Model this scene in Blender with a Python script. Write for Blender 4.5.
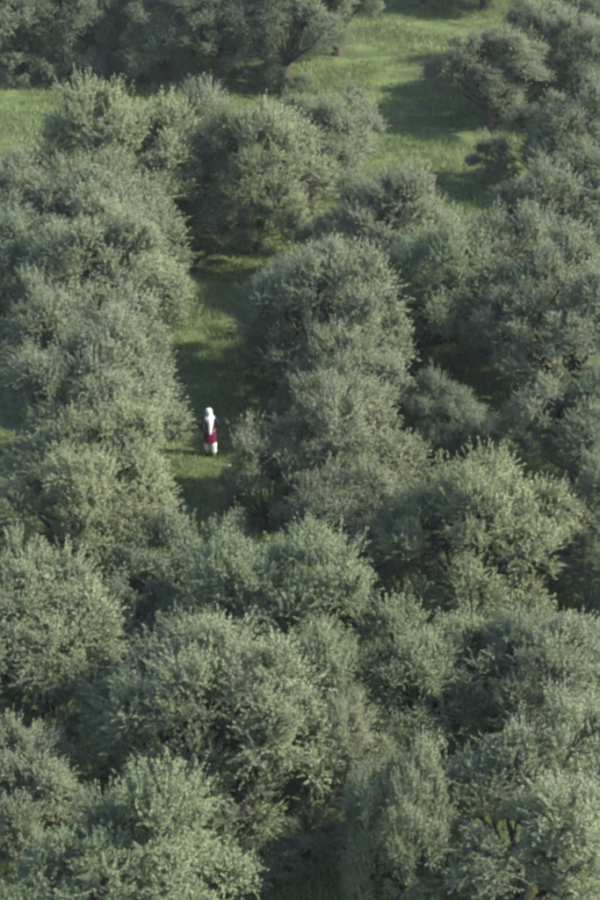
import bpy, bmesh, math
import numpy as np
from mathutils import Vector

for o in list(bpy.data.objects):
    bpy.data.objects.remove(o)
scene = bpy.context.scene
COL = scene.collection

# ------------------------------------------------------------------ camera, sky, sun, exposure
cam_d = bpy.data.cameras.new('camera')
cam_d.sensor_fit = 'VERTICAL'
cam_d.angle = math.radians(24.0)
cam_d.clip_end = 3000.0
cam = bpy.data.objects.new('camera', cam_d)
cam.location = (0, 0, 30.0)
cam.rotation_euler = (math.radians(90 - 28), 0, 0)
COL.objects.link(cam)
scene.camera = cam

SUN_EL, SUN_AZ = math.radians(37), math.radians(101)        # azimuth clockwise from +Y (straight ahead)
world = bpy.data.worlds.new('World')
scene.world = world
world.use_nodes = True
wn, wl = world.node_tree.nodes, world.node_tree.links
sky = wn.new('ShaderNodeTexSky')
sky.sky_type = 'NISHITA'
sky.sun_disc = False
sky.sun_elevation = SUN_EL
sky.sun_rotation = SUN_AZ
bg = wn['Background']
bg.inputs['Strength'].default_value = 0.12
wl.new(sky.outputs['Color'], bg.inputs['Color'])

sd = bpy.data.lights.new('sun', 'SUN')
sd.energy = 3.9
sd.angle = math.radians(0.6)
sd.color = (1.0, 0.945, 0.83)
sun = bpy.data.objects.new('sun', sd)
to_sun = Vector((math.sin(SUN_AZ) * math.cos(SUN_EL), math.cos(SUN_AZ) * math.cos(SUN_EL), math.sin(SUN_EL)))
sun.rotation_euler = to_sun.to_track_quat('Z', 'Y').to_euler()
sun.location = (60, 40, 60)
COL.objects.link(sun)

scene.view_settings.view_transform = 'Standard'
scene.view_settings.look = 'None'
scene.view_settings.exposure = 1.5
scene.view_settings.gamma = 1.0
scene.render.engine = 'CYCLES'
scene.cycles.use_denoising = True
scene.cycles.filter_width = 2.8
scene.cycles.max_bounces = 5
scene.cycles.diffuse_bounces = 3
scene.cycles.glossy_bounces = 2
scene.cycles.adaptive_threshold = 0.03
scene.cycles.transmission_bounces = 4

# ------------------------------------------------------------------ helpers
def tag(o, label=None, cat=None, group=None, kind=None):
    for k, v in (('label', label), ('category', cat), ('group', group), ('kind', kind)):
        if v:
            o[k] = v
    return o

def link(o, parent=None):
    COL.objects.link(o)
    if parent:
        o.parent = parent
    return o

def np_mesh(name, verts, faces, tone=None, mat=None, smooth=False):
    """verts (n,3), faces (m,k) with one k for the whole mesh; tone = one value per face"""
    me = bpy.data.meshes.new(name)
    m, k = faces.shape
    me.vertices.add(len(verts))
    me.vertices.foreach_set('co', np.ascontiguousarray(verts, dtype=np.float32).ravel())
    me.loops.add(m * k)
    me.loops.foreach_set('vertex_index', np.ascontiguousarray(faces, dtype=np.int32).ravel())
    me.polygons.add(m)
    me.polygons.foreach_set('loop_start', np.arange(0, m * k, k, dtype=np.int32))
    me.polygons.foreach_set('use_smooth', np.full(m, smooth))
    if tone is not None:
        at = me.attributes.new('tone', 'FLOAT', 'FACE')
        at.data.foreach_set('value', np.asarray(tone, dtype=np.float32))
    me.update(calc_edges=True)
    if mat:
        me.materials.append(mat)
    return me

def unit(v):
    return v / np.maximum(np.linalg.norm(v, axis=-1, keepdims=True), 1e-9)

def ground_z(x, y):
    return (0.07 * np.sin(0.31 * x + 0.9) * np.sin(0.27 * y) + 0.05 * np.sin(0.83 * x + 0.35 * y)
            + 0.05 * np.sin(1.15 * y + 0.2 * x))

# ------------------------------------------------------------------ materials
def new_mat(name):
    m = bpy.data.materials.new(name)
    m.use_nodes = True
    nt = m.node_tree
    for n in list(nt.nodes):
        if n.type != 'OUTPUT_MATERIAL':
            nt.nodes.remove(n)
    return m, nt, nt.nodes, nt.links, [n for n in nt.nodes if n.type == 'OUTPUT_MATERIAL'][0]

def ramp(nodes, stops):
    r = nodes.new('ShaderNodeValToRGB')
    while len(r.color_ramp.elements) < len(stops):
        r.color_ramp.elements.new(0.5)
    for e, (p, c) in zip(r.color_ramp.elements, stops):
        e.position = p
        e.color = (*c, 1)
    return r

def leaf_material(name, stops, rough=0.5, spec=0.4, transl=0.2, use_object_colour=True, puffy=0.0):
    m, nt, N, L, out = new_mat(name)
    at = N.new('ShaderNodeAttribute'); at.attribute_name = 'tone'
    r = ramp(N, stops)
    L.new(at.outputs['Fac'], r.inputs['Fac'])
    col = r.outputs['Color']
    if use_object_colour:
        oi = N.new('ShaderNodeObjectInfo')
        mx = N.new('ShaderNodeMix'); mx.data_type = 'RGBA'; mx.blend_type = 'MULTIPLY'
        mx.inputs[0].default_value = 1.0
        L.new(col, mx.inputs[6]); L.new(oi.outputs['Color'], mx.inputs[7])
        col = mx.outputs[2]
    p = N.new('ShaderNodeBsdfPrincipled')
    p.inputs['Roughness'].default_value = rough
    p.inputs['Specular IOR Level'].default_value = spec
    L.new(col, p.inputs['Base Color'])
    if puffy:                                   # shading normals bent outward, so crowns take light as soft masses
        av = N.new('ShaderNodeAttribute'); av.attribute_name = 'spray'
        vt = N.new('ShaderNodeVectorTransform'); vt.vector_type = 'NORMAL'
        vt.convert_from = 'OBJECT'; vt.convert_to = 'WORLD'
        L.new(av.outputs['Vector'], vt.inputs[0])
        ge = N.new('ShaderNodeNewGeometry')
        sc_ = N.new('ShaderNodeVectorMath'); sc_.operation = 'SCALE'; sc_.inputs['Scale'].default_value = puffy
        L.new(vt.outputs[0], sc_.inputs[0])
        ad = N.new('ShaderNodeVectorMath'); ad.operation = 'ADD'
        L.new(sc_.outputs[0], ad.inputs[0]); L.new(ge.outputs['Normal'], ad.inputs[1])
        nm = N.new('ShaderNodeVectorMath'); nm.operation = 'NORMALIZE'
        L.new(ad.outputs[0], nm.inputs[0])
        L.new(nm.outputs[0], p.inputs['Normal'])
    t = N.new('ShaderNodeBsdfTranslucent')
    L.new(col, t.inputs['Color'])
    ms = N.new('ShaderNodeMixShader'); ms.inputs[0].default_value = transl
    L.new(p.outputs[0], ms.inputs[1]); L.new(t.outputs[0], ms.inputs[2])
    L.new(ms.outputs[0], out.inputs['Surface'])
    return m

def noise_mat(name, stops, scale=3.0, detail=6.0, rough=0.9, bump=0.0, stretch=(1, 1, 1), spec=0.2):
    m, nt, N, L, out = new_mat(name)
    tc = N.new('ShaderNodeTexCoord')
    mp = N.new('ShaderNodeMapping'); mp.inputs['Scale'].default_value = stretch
    L.new(tc.outputs['Object'], mp.inputs['Vector'])
    nz = N.new('ShaderNodeTexNoise')
    nz.inputs['Scale'].default_value = scale; nz.inputs['Detail'].default_value = detail
    nz.inputs['Roughness'].default_value = 0.65
    L.new(mp.outputs[0], nz.inputs['Vector'])
    r = ramp(N, stops); L.new(nz.outputs['Fac'], r.inputs['Fac'])
    p = N.new('ShaderNodeBsdfPrincipled')
    p.inputs['Roughness'].default_value = rough
    p.inputs['Specular IOR Level'].default_value = spec
    L.new(r.outputs['Color'], p.inputs['Base Color'])
    if bump:
        b = N.new('ShaderNodeBump'); b.inputs['Strength'].default_value = bump; b.inputs['Distance'].default_value = 0.02
        L.new(nz.outputs['Fac'], b.inputs['Height']); L.new(b.outputs[0], p.inputs['Normal'])
    L.new(p.outputs[0], out.inputs['Surface'])
    return m

M_LEAF = leaf_material('olive_leaf', [(0.0, (0.085, 0.098, 0.055)), (0.40, (0.162, 0.183, 0.112)),
                                      (0.75, (0.250, 0.272, 0.178)), (1.0, (0.36, 0.378, 0.27))], rough=0.6, spec=0.2, puffy=1.1)
M_BARK = noise_mat('olive_bark', [(0.3, (0.032, 0.028, 0.022)), (0.55, (0.075, 0.066, 0.054)), (0.75, (0.13, 0.118, 0.10))],
                   scale=9, bump=0.6, stretch=(1, 1, 0.3))
M_GRASS = leaf_material('grass_blade', [(0.0, (0.060, 0.094, 0.036)), (0.45, (0.142, 0.190, 0.078)),
                                        (0.8, (0.235, 0.280, 0.125)), (1.0, (0.33, 0.35, 0.18))],
                        rough=0.6, spec=0.25, transl=0.3, use_object_colour=False)
M_GROUND = noise_mat('ground_soil_and_grass', [(0.30, (0.060, 0.048, 0.030)), (0.46, (0.055, 0.075, 0.026)),
                                               (0.60, (0.105, 0.142, 0.050)), (0.78, (0.155, 0.19, 0.072))],
                     scale=0.55, detail=8, bump=0.5, stretch=(0.8, 1.3, 1))
M_STONE = noise_mat('limestone', [(0.3, (0.20, 0.195, 0.18)), (0.7, (0.36, 0.35, 0.33))], scale=7, bump=0.4)

# ------------------------------------------------------------------ ground: one sheet to the horizon
def axis(lo, hi, step, far):
    core = np.arange(lo, hi + step * 0.5, step)
    out = lo - np.array([far, far * 0.5, far * 0.25, far * 0.1, 20, 8, 3])
    out2 = hi + np.array([3, 8, 20, far * 0.1, far * 0.25, far * 0.5, far])
    return np.concatenate([out, core, out2])

gx = axis(-24, 24, 0.6, 450.0)
gy = axis(24, 130, 0.6, 450.0)
GX, GY = np.meshgrid(gx, gy)
GZ = ground_z(GX, GY) * np.clip((60 - np.maximum(np.abs(GX), np.abs(GY - 77))) / 10, 0, 1)
gv = np.stack([GX, GY, GZ], -1).reshape(-1, 3)
nx, ny = len(gx), len(gy)
I, J = np.meshgrid(np.arange(nx - 1), np.arange(ny - 1))
a0 = (J * nx + I).ravel()
ground = link(bpy.data.objects.new('ground', np_mesh('ground', gv, np.stack([a0, a0 + 1, a0 + nx + 1, a0 + nx], -1), mat=M_GROUND, smooth=True)))
tag(ground, 'grassy soil of the olive grove with open lanes and meadow strips', 'ground', kind='structure')

# ------------------------------------------------------------------ trees
def tube(path, radii, sides=6):
    """a tapered tube along a path, as (verts, quads)"""
    path = np.asarray(path, float); n = len(path)
    d = np.gradient(path, axis=0); d = unit(d)
    ref = np.where(np.abs(d[:, 2:3]) > 0.9, np.array([[1.0, 0, 0]]), np.array([[0, 0, 1.0]]))
    u = unit(np.cross(d, ref)); v = np.cross(d, u)
    an = np.linspace(0, 2 * math.pi, sides, endpoint=False)
    r = np.asarray(radii)[:, None, None]
    V = path[:, None, :] + r * (np.cos(an)[None, :, None] * u[:, None, :] + np.sin(an)[None, :, None] * v[:, None, :])
    k = np.arange(sides); F = []
    for i in range(n - 1):
        F.append(np.stack([i * sides + k, i * sides + (k + 1) % sides, (i + 1) * sides + (k + 1) % sides, (i + 1) * sides + k], -1))
    return V.reshape(-1, 3), np.concatenate(F)

def bend(rng, p0, p1, n=5, sag=0.12, amp=0.06):
    t = np.linspace(0, 1, n)[:, None]
    L = np.linalg.norm(np.asarray(p1) - p0)
    p = np.asarray(p0) * (1 - t) + np.asarray(p1) * t
    p = p + np.sin(t * math.pi) * (np.array([[0, 0, sag]]) + rng.normal(0, amp, (1, 3))) * L
    p[1:-1] += rng.normal(0, amp * 0.35 * L, (n - 2, 3))
    return p

def leaves_on(rng, start, direc, length, n, llen, lwid, droop, base_tone, spread=0.6):
    """n leaves along every shoot -> verts, quads, tone"""
    S = len(start)
    t = rng.uniform(0.08, 1.0, (S, n, 1))
    pos = start[:, None] + direc[:, None] * length[:, None, None] * t
    pos[..., 2] -= droop * (t[..., 0] ** 2) * length[:, None]
    pos = pos + rng.normal(0, 0.010, pos.shape)
    side = unit(np.cross(np.broadcast_to(direc[:, None], pos.shape), rng.normal(0, 1, pos.shape)))
    ld = unit(direc[:, None] * 0.75 + side * spread)
    wd = unit(np.cross(ld, rng.normal(0, 1, pos.shape)))
    nn = np.cross(ld, wd)
    ll = llen * rng.uniform(0.7, 1.25, (S, n, 1)); lw = lwid * rng.uniform(0.8, 1.2, (S, n, 1))
    mid = pos + nn * ll * 0.04
    V = np.stack([mid + wd * lw * 0.5, mid - wd * lw * 0.5, pos + ld * ll], 2).reshape(-1, 3)
    F = np.arange(len(V)).reshape(-1, 3)
    tone = np.clip(base_tone[:, None] + rng.normal(0, 0.09, (S, n)) + 0.10 * (t[..., 0] - 0.5), 0, 1).ravel()
    return V, F, tone

def make_tree(kind, seed, a=2.2, c=2.25, clear=0.2, fork_h=1.0, n_lobe=22, puffs=12, shoots=37, per=31, low=0.95, plumes=12,
              llen=0.060, lwid=0.0215, trunk_r=0.20, stems=1, upright=0.45, bare=0.0):
    rng = np.random.default_rng(seed)
    hc = clear + c
    cen = np.array([0, 0, hc])
    env = np.array([a, a, c])
    # lobes spread over the envelope, uneven in reach
    i = np.arange(n_lobe) + 0.5
    ph = np.arccos(1 - (1 + low) * i / n_lobe)
    th = math.pi * (1 + 5 ** 0.5) * i + rng.uniform(0, 6.28)
    d = np.stack([np.cos(th) * np.sin(ph), np.sin(th) * np.sin(ph), np.cos(ph)], -1)
    d = unit(d + rng.normal(0, 0.18, d.shape))
    reach = rng.uniform(0.46, 0.80, (n_lobe, 1))
    az = np.arctan2(d[:, 1:2], d[:, 0:1]); q1, q2 = rng.uniform(0, 6.28, 2)
    reach *= 1 + 0.13 * np.sin(az * 2 + q1) + 0.09 * np.sin(az * 3 + q2)
    d[:, :2] *= np.where(d[:, 2:3] < -0.2, 1.25, 1.0)
    LC = cen + d * env * reach
    LR = a * rng.uniform(0.22, 0.43, n_lobe)
    # wood
    TV, TF, off = [], [], 0
    def put(vf):
        nonlocal off
        TV.append(vf[0]); TF.append(vf[1] + off); off += len(vf[0])
    forks = []
    for s in range(stems):
        ang = rng.uniform(0, 6.28)
        b0 = np.array([math.cos(ang), math.sin(ang), 0]) * (0.0 if stems == 1 else 0.22)
        fork = b0 + np.array([rng.normal(0, 0.12), rng.normal(0, 0.12), fork_h * rng.uniform(0.75, 1.15)]) + b0 * 0.8
        pth = bend(rng, b0 + np.array([0, 0, -0.25]), fork, 7, 0.0, 0.05)
        rr = trunk_r * np.array([1.55, 1.25, 1.02, 0.95, 0.92, 0.95, 0.9]) * rng.uniform(0.94, 1.06, 7) / math.sqrt(stems)
        put(tube(pth, rr, 9)); forks.append(fork)
    forks = np.array(forks)
    for k in range(n_lobe):
        f = forks[np.argmin(np.linalg.norm(forks - LC[k], axis=1))]
        if fork_h < 0.4:
            f = f * 0.6
        p = bend(rng, f - np.array([0, 0, 0.08]), LC[k], 6, rng.uniform(-0.02, 0.10), 0.05)
        put(tube(p, trunk_r * np.linspace(0.46, 0.11, 6), 6))
    # puffs on every lobe
    PC, PO, PT = [], [], []
    for k in range(n_lobe):
        pd = unit(d[k] * 0.55 + np.array([0, 0, 0.25]) + rng.normal(0, 0.75, (puffs, 3)))
        pc = LC[k] + pd * LR[k] * rng.uniform(0.55, 1.05, (puffs, 1))
        PC.append(pc); PO.append(pd); PT.append(np.full(puffs, rng.normal(0, 0.05)) + rng.normal(0, 0.07, puffs))
        for q in range(puffs):
            put(tube(bend(rng, LC[k], pc[q] + pd[q] * 0.15, 4, 0.05, 0.06), trunk_r * np.linspace(0.10, 0.025, 4), 4))
    PC, PO, PT = np.concatenate(PC), np.concatenate(PO), np.concatenate(PT)
    P = len(PC)
    size = rng.uniform(0.7, 1.25, P)
    keep = rng.uniform(0, 1, P) > bare
    # shoots
    st = np.repeat(PC, shoots, 0) + rng.normal(0, 0.10, (P * shoots, 3)) * np.repeat(size, shoots)[:, None]
    sdir = unit(np.repeat(PO, shoots, 0) * 0.55 + np.array([0, 0, upright + 0.2]) + rng.normal(0, 0.48, (P * shoots, 3)))
    sl = rng.uniform(0.22, 0.60, P * shoots) * np.repeat(size, shoots) * a / 2.2
    tn = 0.46 + np.repeat(PT, shoots) + rng.normal(0, 0.07, P * shoots)
    sel = np.repeat(keep, shoots)
    sel |= rng.uniform(0, 1, len(sel)) < 0.25
    parts = [leaves_on(rng, st[sel], sdir[sel], sl[sel], per, llen, lwid, 0.12, tn[sel])]
    # upright plumes along the top and shoulders
    if plumes:
        idx = np.argsort(-(PC[:, 2] + rng.normal(0, 0.5, P)))[:plumes]
        ns = 20
        pst = np.repeat(PC[idx], ns, 0) + rng.normal(0, 0.10, (plumes * ns, 3))
        pdir = np.repeat(unit(PO[idx] * 0.25 + np.array([0, 0, 1.0]) + rng.normal(0, 0.12, (plumes, 3))), ns, 0)
        pdir = unit(pdir + rng.normal(0, 0.17, pdir.shape))
        plen = np.repeat(rng.uniform(0.5, 1.25, plumes), ns) * rng.uniform(0.6, 1.05, plumes * ns)
        parts.append(leaves_on(rng, pst, pdir, plen, int(per * 1.5), llen, lwid, 0.05, 0.52 + rng.normal(0, 0.06, plumes * ns), 0.7))
    V = np.concatenate([p[0] for p in parts]); T = np.concatenate([p[2] for p in parts])
    F = np.arange(len(V)).reshape(-1, 3)
    low = V[F[:, 0], 2] > 0.12
    F, T = F[low], T[low]
    crown = np_mesh(kind + '_crown', V, F, T, M_LEAF)
    lp = V[F[:, 0]]
    best = np.zeros((len(lp), 3)); wsum = np.zeros((len(lp), 1))
    for k in range(n_lobe):                     # outward from the lobes that a leaf belongs to
        dv = lp - LC[k]; dist = np.linalg.norm(dv, axis=1, keepdims=True)
        w = np.exp(-(dist / (0.75 * LR[k])) ** 2)
        best += w * dv / np.maximum(dist, 1e-6); wsum += w
    spray = unit(best / (wsum + 1e-6) * 0.8 + unit((lp - cen) / env) * 0.6 + np.array([0, 0, 0.35]))
    at = crown.attributes.new('spray', 'FLOAT_VECTOR', 'FACE')
    at.data.foreach_set('vector', spray.astype(np.float32).ravel())
    TVc, TFc = np.concatenate(TV), np.concatenate(TF)
    trunk = np_mesh(kind + '_trunk', TVc, TFc, mat=M_BARK, smooth=True)
    R = np.hypot(V[::3, 0], V[::3, 1])
    return trunk, crown, float(np.percentile(R, 94)), float(np.percentile(V[::3, 2], 99.3))

VAR = {
    'o1': make_tree('olive', 11),
    'o2': make_tree('olive', 23, n_lobe=20, puffs=13, upright=0.6, plumes=28),
    'o3': make_tree('olive', 37, n_lobe=25, puffs=10, upright=0.4, stems=2),
    'o4': make_tree('olive', 41, n_lobe=21, plumes=32, upright=0.65, stems=3, c=2.35),
    'o5': make_tree('olive', 59, n_lobe=24, puffs=10, bare=0.2, upright=0.5, plumes=10),
    'o6': make_tree('olive', 67, n_lobe=20, puffs=13, upright=0.45, stems=2, c=2.15),
    't1': make_tree('tall', 73, c=2.2, clear=1.0, fork_h=1.3, low=0.7, n_lobe=20, plumes=6, trunk_r=0.22),
    't2': make_tree('tall', 89, c=3.0, clear=0.2, n_lobe=30, puffs=9, plumes=4, upright=0.3, trunk_r=0.24),
    'young': make_tree('young', 97, a=1.0, c=1.45, clear=0.2, fork_h=0.6, n_lobe=11, puffs=9, shoots=24, per=20, plumes=12, trunk_r=0.07, upright=0.8),
    'bush': make_tree('bush', 103, a=1.2, c=0.75, clear=0.1, fork_h=0.15, n_lobe=11, puffs=10, shoots=24, per=20, plumes=6, trunk_r=0.06, stems=3),
}

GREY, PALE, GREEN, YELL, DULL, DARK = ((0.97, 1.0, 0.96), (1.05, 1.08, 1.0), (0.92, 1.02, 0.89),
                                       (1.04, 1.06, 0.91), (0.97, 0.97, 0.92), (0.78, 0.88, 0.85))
# kind, x, y, crown radius, height, turn, tint, label
TREES = [
    ('o4', 4.7, 35.3, 2.12, 5.0, 205, PALE, 'big pale olive tree filling the bottom right, with upright plumes along its top'),
    ('o2', 1.95, 34.9, 1.12, 5.1, 70, PALE, 'narrow olive tree with one tall tuft, left of the big bottom right tree'),
    ('o1', -3.5, 32.6, 2.2, 5.5, 30, GREEN, 'broad olive tree cut by the bottom edge, left of the dark hollow'),
    ('o2', -6.1, 37.2, 1.42, 3.4, 200, GREY, 'olive tree with a tall pale tuft on the left edge near the bottom corner'),
    ('o6', -2.2, 38.7, 2.3, 5.5, 250, PALE, 'rounded olive tree directly above the bottom left tree, left of the dark hollow'),
    ('o6', -6.1, 42.6, 1.97, 4.7, 30, PALE, 'pale domed olive tree on the left edge, third up from the bottom corner'),
    ('o5', 0.9, 39.0, 1.46, 3.5, 80, DULL, 'thin brownish olive tree in shade right at the back of the dark hollow'),
    ('o4', -0.4, 44.0, 2.2, 5.0, 110, GREEN, 'wide greenish olive tree nearest below the walking person, in the middle row'),
    ('o1', -0.1, 40.9, 1.74, 4.2, 300, GREEN, 'low green olive tree in the middle row, just above the shaded brownish tree'),
    ('o5', 2.3, 46.6, 1.35, 3.6, 15, (1.0, 0.90, 0.84), 'sparse brownish grey olive tree between the dull middle tree and the yellowish peaked tree'),
    ('o3', 3.3, 41.1, 1.95, 4.2, 10, GREEN, 'green olive tree between the two pale trees of the lower right, partly hidden'),
    ('o1', 8.3, 47.2, 1.9, 4.6, 100, DULL, 'shaded olive tree cut by the right edge, right of the yellowish peaked tree'),
    ('o6', 5.8, 40.9, 1.95, 4.5, 170, GREY, 'grey olive tree on the right edge, half shaded, behind the big bottom right tree'),
    ('o5', 1.3, 52.3, 2.09, 4.9, 60, DULL, 'dull grey olive tree in the middle row, right of the walking person'),
    ('young', -1.05, 51.6, 0.95, 3.7, 0, DULL, 'slim upright olive tree just right of the walking person'),
    ('o2', 4.9, 46.4, 2.35, 5.5, 320, YELL, 'bright yellowish olive tree with a peaked top, right of centre'),
    ('o3', 8.3, 53.3, 1.91, 4.5, 210, GREY, 'olive tree on the right edge at mid height, beside a shaded patch of grass'),
    ('o1', 4.4, 55.8, 1.18, 2.9, 130, DARK, 'small dark grey olive tree behind the bright yellowish peaked tree'),
    ('o4', -6.0, 49.3, 2.20, 5.2, 190, YELL, 'bright olive tree on the left, level with the walking person'),
    ('o3', -6.9, 59.2, 2.1, 4.7, 15, GREY, 'half hidden olive tree between the two large trees on the left of the striped lane'),
    ('o6', -6.5, 67.9, 2.2, 5.2, 75, GREY, 'half hidden olive tree above the large tree at the upper end of the striped lane'),
    ('o1', -4.2, 75.6, 2.1, 5.3, 45, GREY, 'olive tree behind the gap between the widest upper left tree and the lane head tree'),
    ('young', 0.6, 64.2, 0.75, 3.1, 10, GREY, 'added slim olive tree hidden behind the domed central tree, to stripe the lane with shade, nearest of three'),  # these slim hidden trees are added only to cast shadow stripes across the lane
    ('young', 0.7, 66.4, 0.70, 3.0, 80, GREY, 'added slim olive tree hidden behind the domed central tree, to stripe the lane with shade, middle of three'),
    ('young', 0.5, 68.7, 0.70, 3.1, 150, GREY, 'added slim olive tree hidden behind the domed central tree, to stripe the lane with shade, farthest of three'),
    ('o4', 13.4, 92.6, 2.1, 5.6, 300, GREY, 'olive tree rising behind the top right corner tree'),
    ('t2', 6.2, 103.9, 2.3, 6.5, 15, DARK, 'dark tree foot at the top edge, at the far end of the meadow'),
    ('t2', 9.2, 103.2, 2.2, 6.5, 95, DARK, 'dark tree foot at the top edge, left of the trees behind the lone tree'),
    ('o5', 1.1, 48.3, 1.75, 4.3, 170, DULL, 'dull grey olive tree between the dull middle tree and the wide greenish tree below it'),
    ('o2', 1.5, 56.4, 1.8, 3.9, 215, GREY, 'half hidden olive tree just in front of the large domed central tree'),
    ('o6', 0.55, 60.2, 2.3, 5.7, 240, GREY, 'large domed olive tree in the centre, right of the striped grass lane'),
    ('o2', -6.3, 54.9, 2.2, 5.5, 90, GREY, 'large olive tree left of the striped grass lane, just above the person'),
    ('o1', 4.2, 62.5, 2.25, 5.8, 280, GREEN, 'olive tree right of the large domed central tree'),
    ('o5', 6.6, 64.0, 2.05, 5.3, 150, GREY, 'olive tree in the right row with a low shoulder, below the small meadow'),
    ('o4', 8.0, 59.5, 2.24, 5.7, 235, GREY, 'pale olive tree near the right edge, above the shaded patch of grass'),
    ('o3', -6.5, 63.3, 2.43, 5.7, 120, PALE, 'large olive tree at the upper end of the striped lane, on its left'),
    ('o6', -10.2, 64.8, 2.1, 4.6, 340, DARK, 'darker olive tree cut by the left edge, in the upper part'),
    ('o2', 3.1, 67.5, 2.25, 5.5, 20, DULL, 'greyish olive tree in front of the small sunlit meadow strip'),
    ('o6', -1.7, 72.0, 2.45, 6.3, 200, YELL, 'large olive tree at the head of the striped lane, on its right'),
    ('o3', 1.0, 77.6, 1.85, 4.5, 70, GREY, 'smaller olive tree beside the left end of the sunlit meadow strip'),
    ('o2', -6.4, 72.4, 2.9, 6.6, 260, YELL, 'widest olive tree of the upper left, with plumes against the dark tree belt'),
    ('o5', -8.9, 68.4, 2.5, 5.2, 310, GREY, 'olive tree on the upper left, just below the bright corner of meadow'),
    ('o4', 9.4, 69.1, 2.25, 5.5, 140, GREY, 'large olive tree at the right edge, in the upper part'),
    ('o1', 10.3, 77.6, 2.05, 5.2, 330, GREY, 'pale olive tree at the upper right, beside the lone tree'),
    ('t1', 8.0, 85.7, 2.09, 4.7, 0, DULL, 'lone round olive tree with a bare trunk casting shade across the upper meadow'),
    ('young', 7.3, 78.0, 0.82, 2.7, 90, PALE, 'small young olive tree at the right end of the sunlit meadow strip'),
    ('o6', 10.4, 89.4, 2.06, 4.9, 160, GREY, 'olive tree at the top edge, behind and right of the lone round tree'),
    ('o3', 12.6, 86.7, 2.01, 4.7, 40, GREY, 'olive tree in the top right corner'),
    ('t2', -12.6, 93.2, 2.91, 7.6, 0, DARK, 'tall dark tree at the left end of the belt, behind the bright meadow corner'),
    ('t2', -10.4, 92.8, 1.86, 6.4, 60, (0.84, 0.92, 0.88), 'narrow lighter tree in the belt, second from its left end'),
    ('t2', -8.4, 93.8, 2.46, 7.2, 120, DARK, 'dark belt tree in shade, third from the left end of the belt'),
    ('t2', -6.0, 91.6, 2.07, 5.4, 200, (0.84, 0.92, 0.88), 'shorter greenish belt tree standing out in front of the dark ones'),
    ('t2', -3.9, 90.8, 2.24, 5.8, 300, (0.84, 0.92, 0.88), 'rounded grey belt tree behind the widest upper left olive tree'),
    ('t1', -0.65, 91.0, 2.45, 6.9, 40, (0.84, 0.92, 0.88), 'broad belt tree with a forked bare trunk at the edge of the meadow'),
    ('t1', 1.6, 95.5, 2.1, 6.3, 250, (0.84, 0.92, 0.88), 'last tree at the right end of the belt, overhanging the meadow'),
]

def plant(kind, x, y, a, h, turn, tint, label, name, cat, group, parts=('trunk', 'crown')):
    trunk, crown, a0, h0 = VAR[kind]
    e = bpy.data.objects.new(name, None)
    e.empty_display_size = 0.3
    e.location = (x, y, float(ground_z(x, y)))
    e.rotation_euler = (0, 0, math.radians(turn))
    e.scale = (1.16 * a / a0, 1.16 * a / a0, 0.89 * h / h0)
    link(e)
    tag(e, label, cat, group)
    for nm, me in zip(parts, (trunk, crown)):
        o = bpy.data.objects.new(nm, me)
        o.color = (*tint, 1)
        link(o, e)
    return e

for (k, x, y, a, h, turn, tint, lab) in TREES:
    belt = k[0] == 't' and 88 < y < 100
    plant(k, x, y, a, h, turn, tint, lab, 'belt_tree' if belt else 'olive_tree', 'tree',
          'trees of the belt behind the grove' if belt else 'olive trees of the grove')

BUSHES = [
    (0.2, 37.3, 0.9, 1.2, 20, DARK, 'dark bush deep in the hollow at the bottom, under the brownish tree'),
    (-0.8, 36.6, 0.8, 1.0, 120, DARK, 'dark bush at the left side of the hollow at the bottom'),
    (-1.5, 90.6, 0.9, 1.5, 220, DARK, 'low dark bush at the foot of the forked belt tree'),
    (-0.1, 90.0, 0.7, 0.9, 300, DARK, 'smallest bush right by the forked trunk at the meadow edge'),
    (-2.3, 48.6, 1.0, 2.2, 310, GREY, 'grey bush closing the near end of the grass lane, below the walking person'),
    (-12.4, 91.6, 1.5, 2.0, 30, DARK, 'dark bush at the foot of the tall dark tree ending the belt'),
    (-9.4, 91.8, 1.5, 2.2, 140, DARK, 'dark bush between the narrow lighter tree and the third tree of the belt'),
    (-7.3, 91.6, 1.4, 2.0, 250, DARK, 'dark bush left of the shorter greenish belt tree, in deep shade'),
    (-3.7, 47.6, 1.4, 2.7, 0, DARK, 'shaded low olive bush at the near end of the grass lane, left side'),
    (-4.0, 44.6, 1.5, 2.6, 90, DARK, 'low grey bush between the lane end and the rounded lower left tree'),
    (5.6, 56.6, 0.9, 1.1, 200, DARK, 'low dark bush right of the small dark grey olive tree'),
]
for (x, y, a, h, turn, tint, lab) in BUSHES:
    plant('bush', x, y, a, h, turn, tint, lab, 'bush', 'bush', 'low bushes between the trees', ('stem', 'foliage'))

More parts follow.
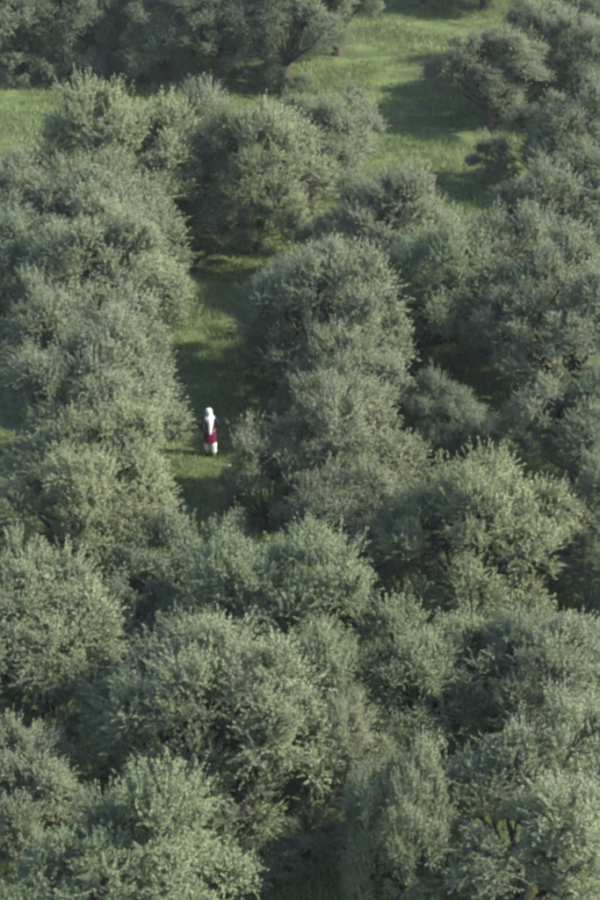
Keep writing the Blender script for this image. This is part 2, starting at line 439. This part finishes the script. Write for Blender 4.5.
# ------------------------------------------------------------------ grass
def make_grass():
    rng = np.random.default_rng(5)
    n_t = 62000
    y = rng.uniform(31, 118, n_t * 2)
    x = rng.uniform(-1, 1, n_t * 2) * (0.155 * y + 2.5)
    w = np.sin(x * 0.5 + 1.3) * np.sin(y * 0.9) + 0.8 * np.sin(x * 0.9 + y * 0.35) + rng.normal(0, 0.9, len(x))
    w = w + 0.7 * np.sin(2.1 * x + 0.6) * np.sin(1.4 * y + 0.8 * x) + 0.5 * np.sin(0.33 * x * x * 0.2 + 0.77 * y)
    ok = w > -0.7
    x, y, w = x[ok][:n_t], y[ok][:n_t], w[ok][:n_t]
    n_t = len(x); nb = 7
    tall = np.clip(0.15 + 0.05 * w + rng.normal(0, 0.04, n_t), 0.07, 0.4)
    X = np.repeat(x, nb) + rng.normal(0, 0.13, n_t * nb); Y = np.repeat(y, nb) + rng.normal(0, 0.13, n_t * nb)
    Z = ground_z(X, Y) - 0.02
    an = rng.uniform(0, 6.283, len(X)); ht = np.repeat(tall, nb) * rng.uniform(0.6, 1.3, len(X))
    lean = rng.normal(0, 0.35, (len(X), 2)) * ht[:, None]
    wd = rng.uniform(0.010, 0.022, len(X))
    b = np.stack([X, Y, Z], -1); s = np.stack([np.cos(an), np.sin(an), 0 * an], -1) * wd[:, None]
    tip = b + np.concatenate([lean, ht[:, None]], -1)
    V = np.stack([b - s, b + s, tip], 1).reshape(-1, 3)
    band = 0.10 * np.sin(0.25 * x + 1.7 * y) + 0.06 * np.sin(0.6 * x - 0.5 * y)
    tone = np.repeat(0.50 + band + 0.05 * w + rng.normal(0, 0.10, n_t), nb) + rng.normal(0, 0.12, len(X))
    return np_mesh('grass', V, np.arange(len(V)).reshape(-1, 3), np.clip(tone, 0, 1), M_GRASS)

grass = link(bpy.data.objects.new('grass', make_grass()))
tag(grass, 'rough green grass growing over the lanes, meadows and under the trees', 'grass', kind='stuff')

# ------------------------------------------------------------------ the walking person, seen from behind
def cloth(name, col, rough=0.85):
    c1 = tuple(v * 0.82 for v in col)
    return noise_mat(name, [(0.35, c1), (0.65, col)], scale=14, rough=rough, bump=0.15, spec=0.15)

M_SKIN = cloth('skin', (0.36, 0.21, 0.14), 0.55)
M_SCARF = cloth('scarf_cloth', (0.58, 0.60, 0.61))
M_WOOL = cloth('dark_wool', (0.020, 0.018, 0.026))
M_SKIRT = cloth('purple_cloth', (0.125, 0.010, 0.050))
M_TROUS = cloth('white_cotton', (0.80, 0.80, 0.72))
M_SHOE = cloth('pale_shoe', (0.62, 0.58, 0.50))

def skinned(name, pts, edges, mat, parent, root=0, sub=2):
    me = bpy.data.meshes.new(name)
    me.from_pydata([p[:3] for p in pts], edges, [])
    o = link(bpy.data.objects.new(name, me), parent)
    o.modifiers.new('skin', 'SKIN').use_smooth_shade = True
    sv = me.skin_vertices[0].data if me.skin_vertices else None
    if sv is None:
        bpy.context.view_layer.objects.active = o
        o.select_set(True)
        bpy.ops.mesh.customdata_skin_add()
        sv = me.skin_vertices[0].data
    for v, p in zip(sv, pts):
        r = p[3]
        v.radius = r if isinstance(r, tuple) else (r, r)
        v.use_root = False
    sv[root].use_root = True
    s = o.modifiers.new('subsurf', 'SUBSURF'); s.levels = sub; s.render_levels = sub
    me.materials.append(mat)
    return o

def loft(name, rings, mat, parent, sides=20, wob=0.0, seed=0, thick=0.008, cap=False):
    """rings: (x, y, z, rx, ry); wob adds folds"""
    rng = np.random.default_rng(seed)
    ph = rng.uniform(0, 6.28, 3)
    V, F = [], []
    n = len(rings)
    for i, (x, y, z, rx, ry) in enumerate(rings):
        for k in range(sides):
            an = 2 * math.pi * k / sides
            f = 1 + wob * (i / max(1, n - 1)) * (math.sin(5 * an + ph[0]) + 0.6 * math.sin(9 * an + ph[1]))
            V.append((x + math.cos(an) * rx * f, y + math.sin(an) * ry * f, z))
    for i in range(n - 1):
        for k in range(sides):
            F.append((i * sides + k, i * sides + (k + 1) % sides, (i + 1) * sides + (k + 1) % sides, (i + 1) * sides + k))
    if cap:
        F.append(tuple(range(sides))[::-1]); F.append(tuple((n - 1) * sides + k for k in range(sides)))
    me = bpy.data.meshes.new(name); me.from_pydata(V, [], F)
    for p in me.polygons:
        p.use_smooth = True
    me.materials.append(mat)
    o = link(bpy.data.objects.new(name, me), parent)
    if thick and not cap:
        s = o.modifiers.new('solid', 'SOLIDIFY'); s.thickness = thick; s.offset = -1
    s = o.modifiers.new('subsurf', 'SUBSURF'); s.levels = 1; s.render_levels = 1
    return o

def make_person(x, y):
    root = bpy.data.objects.new('person', None)
    root.empty_display_size = 0.3
    root.location = (x, y, float(ground_z(x, y)) + 0.02)
    root.rotation_euler = (0, math.radians(-1.5), math.radians(17))
    root.scale = (0.95, 0.95, 0.95)
    link(root)
    tag(root, 'person in white headscarf, black cardigan, purple skirt and white trousers walking up the grass lane', 'person')
    # walking away (+Y): left foot forward, right foot back, arms bent a little outward
    P, E = [], []
    def v(px, py, pz, r, prev=None):
        P.append((px, py, pz, r)); i = len(P) - 1
        if prev is not None:
            E.append((prev, i))
        return i
    pel = v(0, 0, 0.88, (0.15, 0.11))
    wst = v(0, 0.00, 1.03, (0.125, 0.095), pel)
    chs = v(0, 0.01, 1.22, (0.150, 0.105), wst)
    nkb = v(0, 0.02, 1.345, (0.075, 0.065), chs)
    nk = v(0, 0.035, 1.40, 0.050, nkb)
    jaw = v(0, 0.050, 1.455, (0.068, 0.075), nk)
    hd = v(0, 0.045, 1.525, (0.078, 0.092), jaw)
    v(0, 0.035, 1.595, (0.055, 0.065), hd)
    for s, fwd in ((-1, 0.14), (1, -0.10)):
        hip = v(s * 0.085, 0, 0.82, 0.090, pel)
        kn = v(s * 0.080, fwd * 0.6 + 0.03, 0.46, 0.058, hip)
        cf = v(s * 0.080, fwd * 0.8, 0.30, 0.052, kn)
        ank = v(s * 0.080, fwd, 0.09, 0.036, cf)
        v(s * 0.085, fwd + 0.15, 0.035, (0.030, 0.022), ank)
        sh = v(s * 0.165, 0.01, 1.315, 0.062, chs)
        el = v(s * 0.225, -0.05 + fwd * -0.3, 1.06, 0.043, sh)
        wr = v(s * 0.230, 0.10 - fwd * 0.5, 0.88, 0.028, el)
        pm = v(s * 0.225, 0.145 - fwd * 0.5, 0.83, (0.034, 0.020), wr)
        for q, (fx, fl) in enumerate(((-0.026, 0.062), (-0.009, 0.070), (0.009, 0.066), (0.025, 0.052))):
            k1 = v(s * 0.225 + fx, 0.172 - fwd * 0.5, 0.795, 0.0095, pm)
            k2 = v(s * 0.225 + fx, 0.178 - fwd * 0.5, 0.795 - fl * 0.55, 0.0085, k1)
            v(s * 0.225 + fx, 0.166 - fwd * 0.5, 0.795 - fl, 0.007, k2)
        t1 = v(s * 0.205, 0.165 - fwd * 0.5, 0.835, 0.011, pm)
        v(s * 0.195, 0.185 - fwd * 0.5, 0.800, 0.009, t1)
    skinned('body', P, E, M_SKIN, root)
    # face: eyes, nose and mouth on the far side of the head
    for ex in (-0.030, 0.030):
        bm = bmesh.new()
        bmesh.ops.create_uvsphere(bm, u_segments=8, v_segments=6, radius=0.012)
        me = bpy.data.meshes.new('eye'); bm.to_mesh(me); bm.free(); me.materials.append(M_WOOL)
        eo = link(bpy.data.objects.new('eye', me), root); eo.location = (ex, 0.132, 1.530)
    skinned('nose', [(0, 0.125, 1.525, 0.010), (0, 0.148, 1.497, 0.013), (0, 0.132, 1.487, 0.010)], [(0, 1), (1, 2)], M_SKIN, root, 0, 1)
    # clothes
    P, E = [], []
    tor = v(0, 0.0, 0.80, (0.190, 0.145))
    w1 = v(0, 0, 1.00, (0.150, 0.120), tor); c1 = v(0, 0.01, 1.22, (0.172, 0.128), w1); n1 = v(0, 0.02, 1.35, (0.085, 0.075), c1)
    for s, fwd in ((-1, 0.14), (1, -0.10)):
        a1 = v(s * 0.172, 0.01, 1.315, 0.078, c1)
        a2 = v(s * 0.245, -0.05 + fwd * -0.3, 1.06, 0.060, a1)
        v(s * 0.235, 0.09 - fwd * 0.5, 0.895, 0.046, a2)
    skinned('cardigan', P, E, M_WOOL, root, 0, 2)
    loft('skirt', [(0, 0, 0.86, 0.165, 0.125), (0, 0, 0.80, 0.185, 0.150), (0, 0.01, 0.66, 0.190, 0.165), (0, 0.015, 0.54, 0.196, 0.18), (0, 0.015, 0.47, 0.200, 0.185)],
         M_SKIRT, root, 28, 0.035, 3)
    for s, fwd in ((-1, 0.14), (1, -0.10)):
        loft('trouser_leg', [(s * 0.085, 0.02, 0.70, 0.100, 0.105), (s * 0.082, fwd * 0.6 + 0.03, 0.46, 0.092, 0.095),
                             (s * 0.080, fwd * 0.8, 0.30, 0.090, 0.092), (s * 0.080, fwd, 0.12, 0.078, 0.082)], M_TROUS, root, 14, 0.03, 5)
        loft('shoe', [(s * 0.082, fwd + 0.06, 0.004, 0.044, 0.125), (s * 0.082, fwd + 0.06, 0.030, 0.047, 0.130),
                      (s * 0.082, fwd + 0.045, 0.065, 0.040, 0.100), (s * 0.081, fwd + 0.01, 0.105, 0.034, 0.045)], M_SHOE, root, 14, 0, 0, 0, True)
    # headscarf: hood over the head, gathered at the neck, and a long tail ending in a point at the hip
    bm = bmesh.new()
    rings = [(0.040, 1.622, 0.020, 0.022), (0.036, 1.612, 0.062, 0.072), (0.030, 1.575, 0.092, 0.105), (0.030, 1.520, 0.104, 0.116),
             (0.024, 1.455, 0.100, 0.108), (0.014, 1.400, 0.098, 0.098), (0.004, 1.350, 0.150, 0.118), (0.000, 1.300, 0.185, 0.142)]
    sides, grid = 24, []
    for (cy, cz, rx, ry) in rings:
        row = []
        for k in range(sides + 1):
            an = math.radians(118 + 304 * k / sides)          # open towards the face
            fold = 1 + 0.03 * math.sin(an * 7 + cz * 20)
            row.append(bm.verts.new((math.cos(an) * rx * fold, cy + math.sin(an) * ry * fold, cz)))
        grid.append(row)
    for i in range(len(grid) - 1):
        for k in range(sides):
            bm.faces.new((grid[i][k], grid[i][k + 1], grid[i + 1][k + 1], grid[i + 1][k]))
    me = bpy.data.meshes.new('headscarf'); bm.to_mesh(me); bm.free(); me.materials.append(M_SCARF)
    for p in me.polygons:
        p.use_smooth = True
    hs = link(bpy.data.objects.new('headscarf', me), root)
    m = hs.modifiers.new('solid', 'SOLIDIFY'); m.thickness = 0.010
    m = hs.modifiers.new('subsurf', 'SUBSURF'); m.levels = 1; m.render_levels = 1
    bm = bmesh.new()
    rows = [(1.345, 0.105, -0.118), (1.28, 0.125, -0.150), (1.18, 0.105, -0.160), (1.06, 0.082, -0.150), (0.95, 0.060, -0.158), (0.86, 0.040, -0.172), (0.80, 0.016, -0.182)]
    grid = []
    for i, (z, hw, yy) in enumerate(rows):
        row = []
        for k in range(9):
            u = -1 + k / 4
            row.append(bm.verts.new((-0.035 * i / 6 + u * hw, yy + 0.075 * u * u * (hw / 0.165) + 0.010 * math.sin(u * 9 + i), z)))
        grid.append(row)
    for i in range(len(grid) - 1):
        for k in range(8):
            bm.faces.new((grid[i][k], grid[i][k + 1], grid[i + 1][k + 1], grid[i + 1][k]))
    me = bpy.data.meshes.new('scarf_tail'); bm.to_mesh(me); bm.free(); me.materials.append(M_SCARF)
    for p in me.polygons:
        p.use_smooth = True
    tl = link(bpy.data.objects.new('scarf_tail', me), hs)
    m = tl.modifiers.new('solid', 'SOLIDIFY'); m.thickness = 0.012
    m = tl.modifiers.new('subsurf', 'SUBSURF'); m.levels = 1; m.render_levels = 1
    return root

make_person(-2.67, 56.1)

# ------------------------------------------------------------------ pale stones in the lane
def make_stone(x, y, r, seed, label):
    rng = np.random.default_rng(seed)
    bm = bmesh.new()
    bmesh.ops.create_icosphere(bm, subdivisions=2, radius=1.0)
    k = rng.normal(0, 1, (5, 3))
    for q in bm.verts:
        c = np.array(q.co); f = 1 + 0.10 * sum(math.sin(2.3 * float(c @ kk) + j) for j, kk in enumerate(k))
        q.co = Vector((c[0] * r * f * 1.2, c[1] * r * f * 0.9, max(c[2], -0.55) * r * f * 0.75))
    me = bpy.data.meshes.new('stone'); bm.to_mesh(me); bm.free(); me.materials.append(M_STONE)
    o = link(bpy.data.objects.new('stone', me))
    o.location = (x, y, float(ground_z(x, y)) + r * 0.33)
    tag(o, label, 'stone', 'pale stones in the lane')

make_stone(-2.12, 55.4, 0.065, 1, 'small pale stone in the grass just below right of the walking person')

# ------------------------------------------------------------------ thin haze over the whole grove
bm = bmesh.new()
bmesh.ops.create_cube(bm, size=1.0)
for q in bm.verts:
    q.co = Vector((q.co.x * 1040, 77 + q.co.y * 1120, 15.0 + q.co.z * 33.0))
me = bpy.data.meshes.new('haze'); bm.to_mesh(me); bm.free()
m, nt, N, L, out = new_mat('thin_haze')
pv = N.new('ShaderNodeVolumePrincipled')
pv.inputs['Color'].default_value = (0.90, 0.95, 1.0, 1)
pv.inputs['Density'].default_value = 0.00018
L.new(pv.outputs[0], out.inputs['Volume'])
me.materials.append(m)
hz = link(bpy.data.objects.new('haze', me))
tag(hz, 'thin pale haze hanging over the grove', 'haze', kind='stuff')
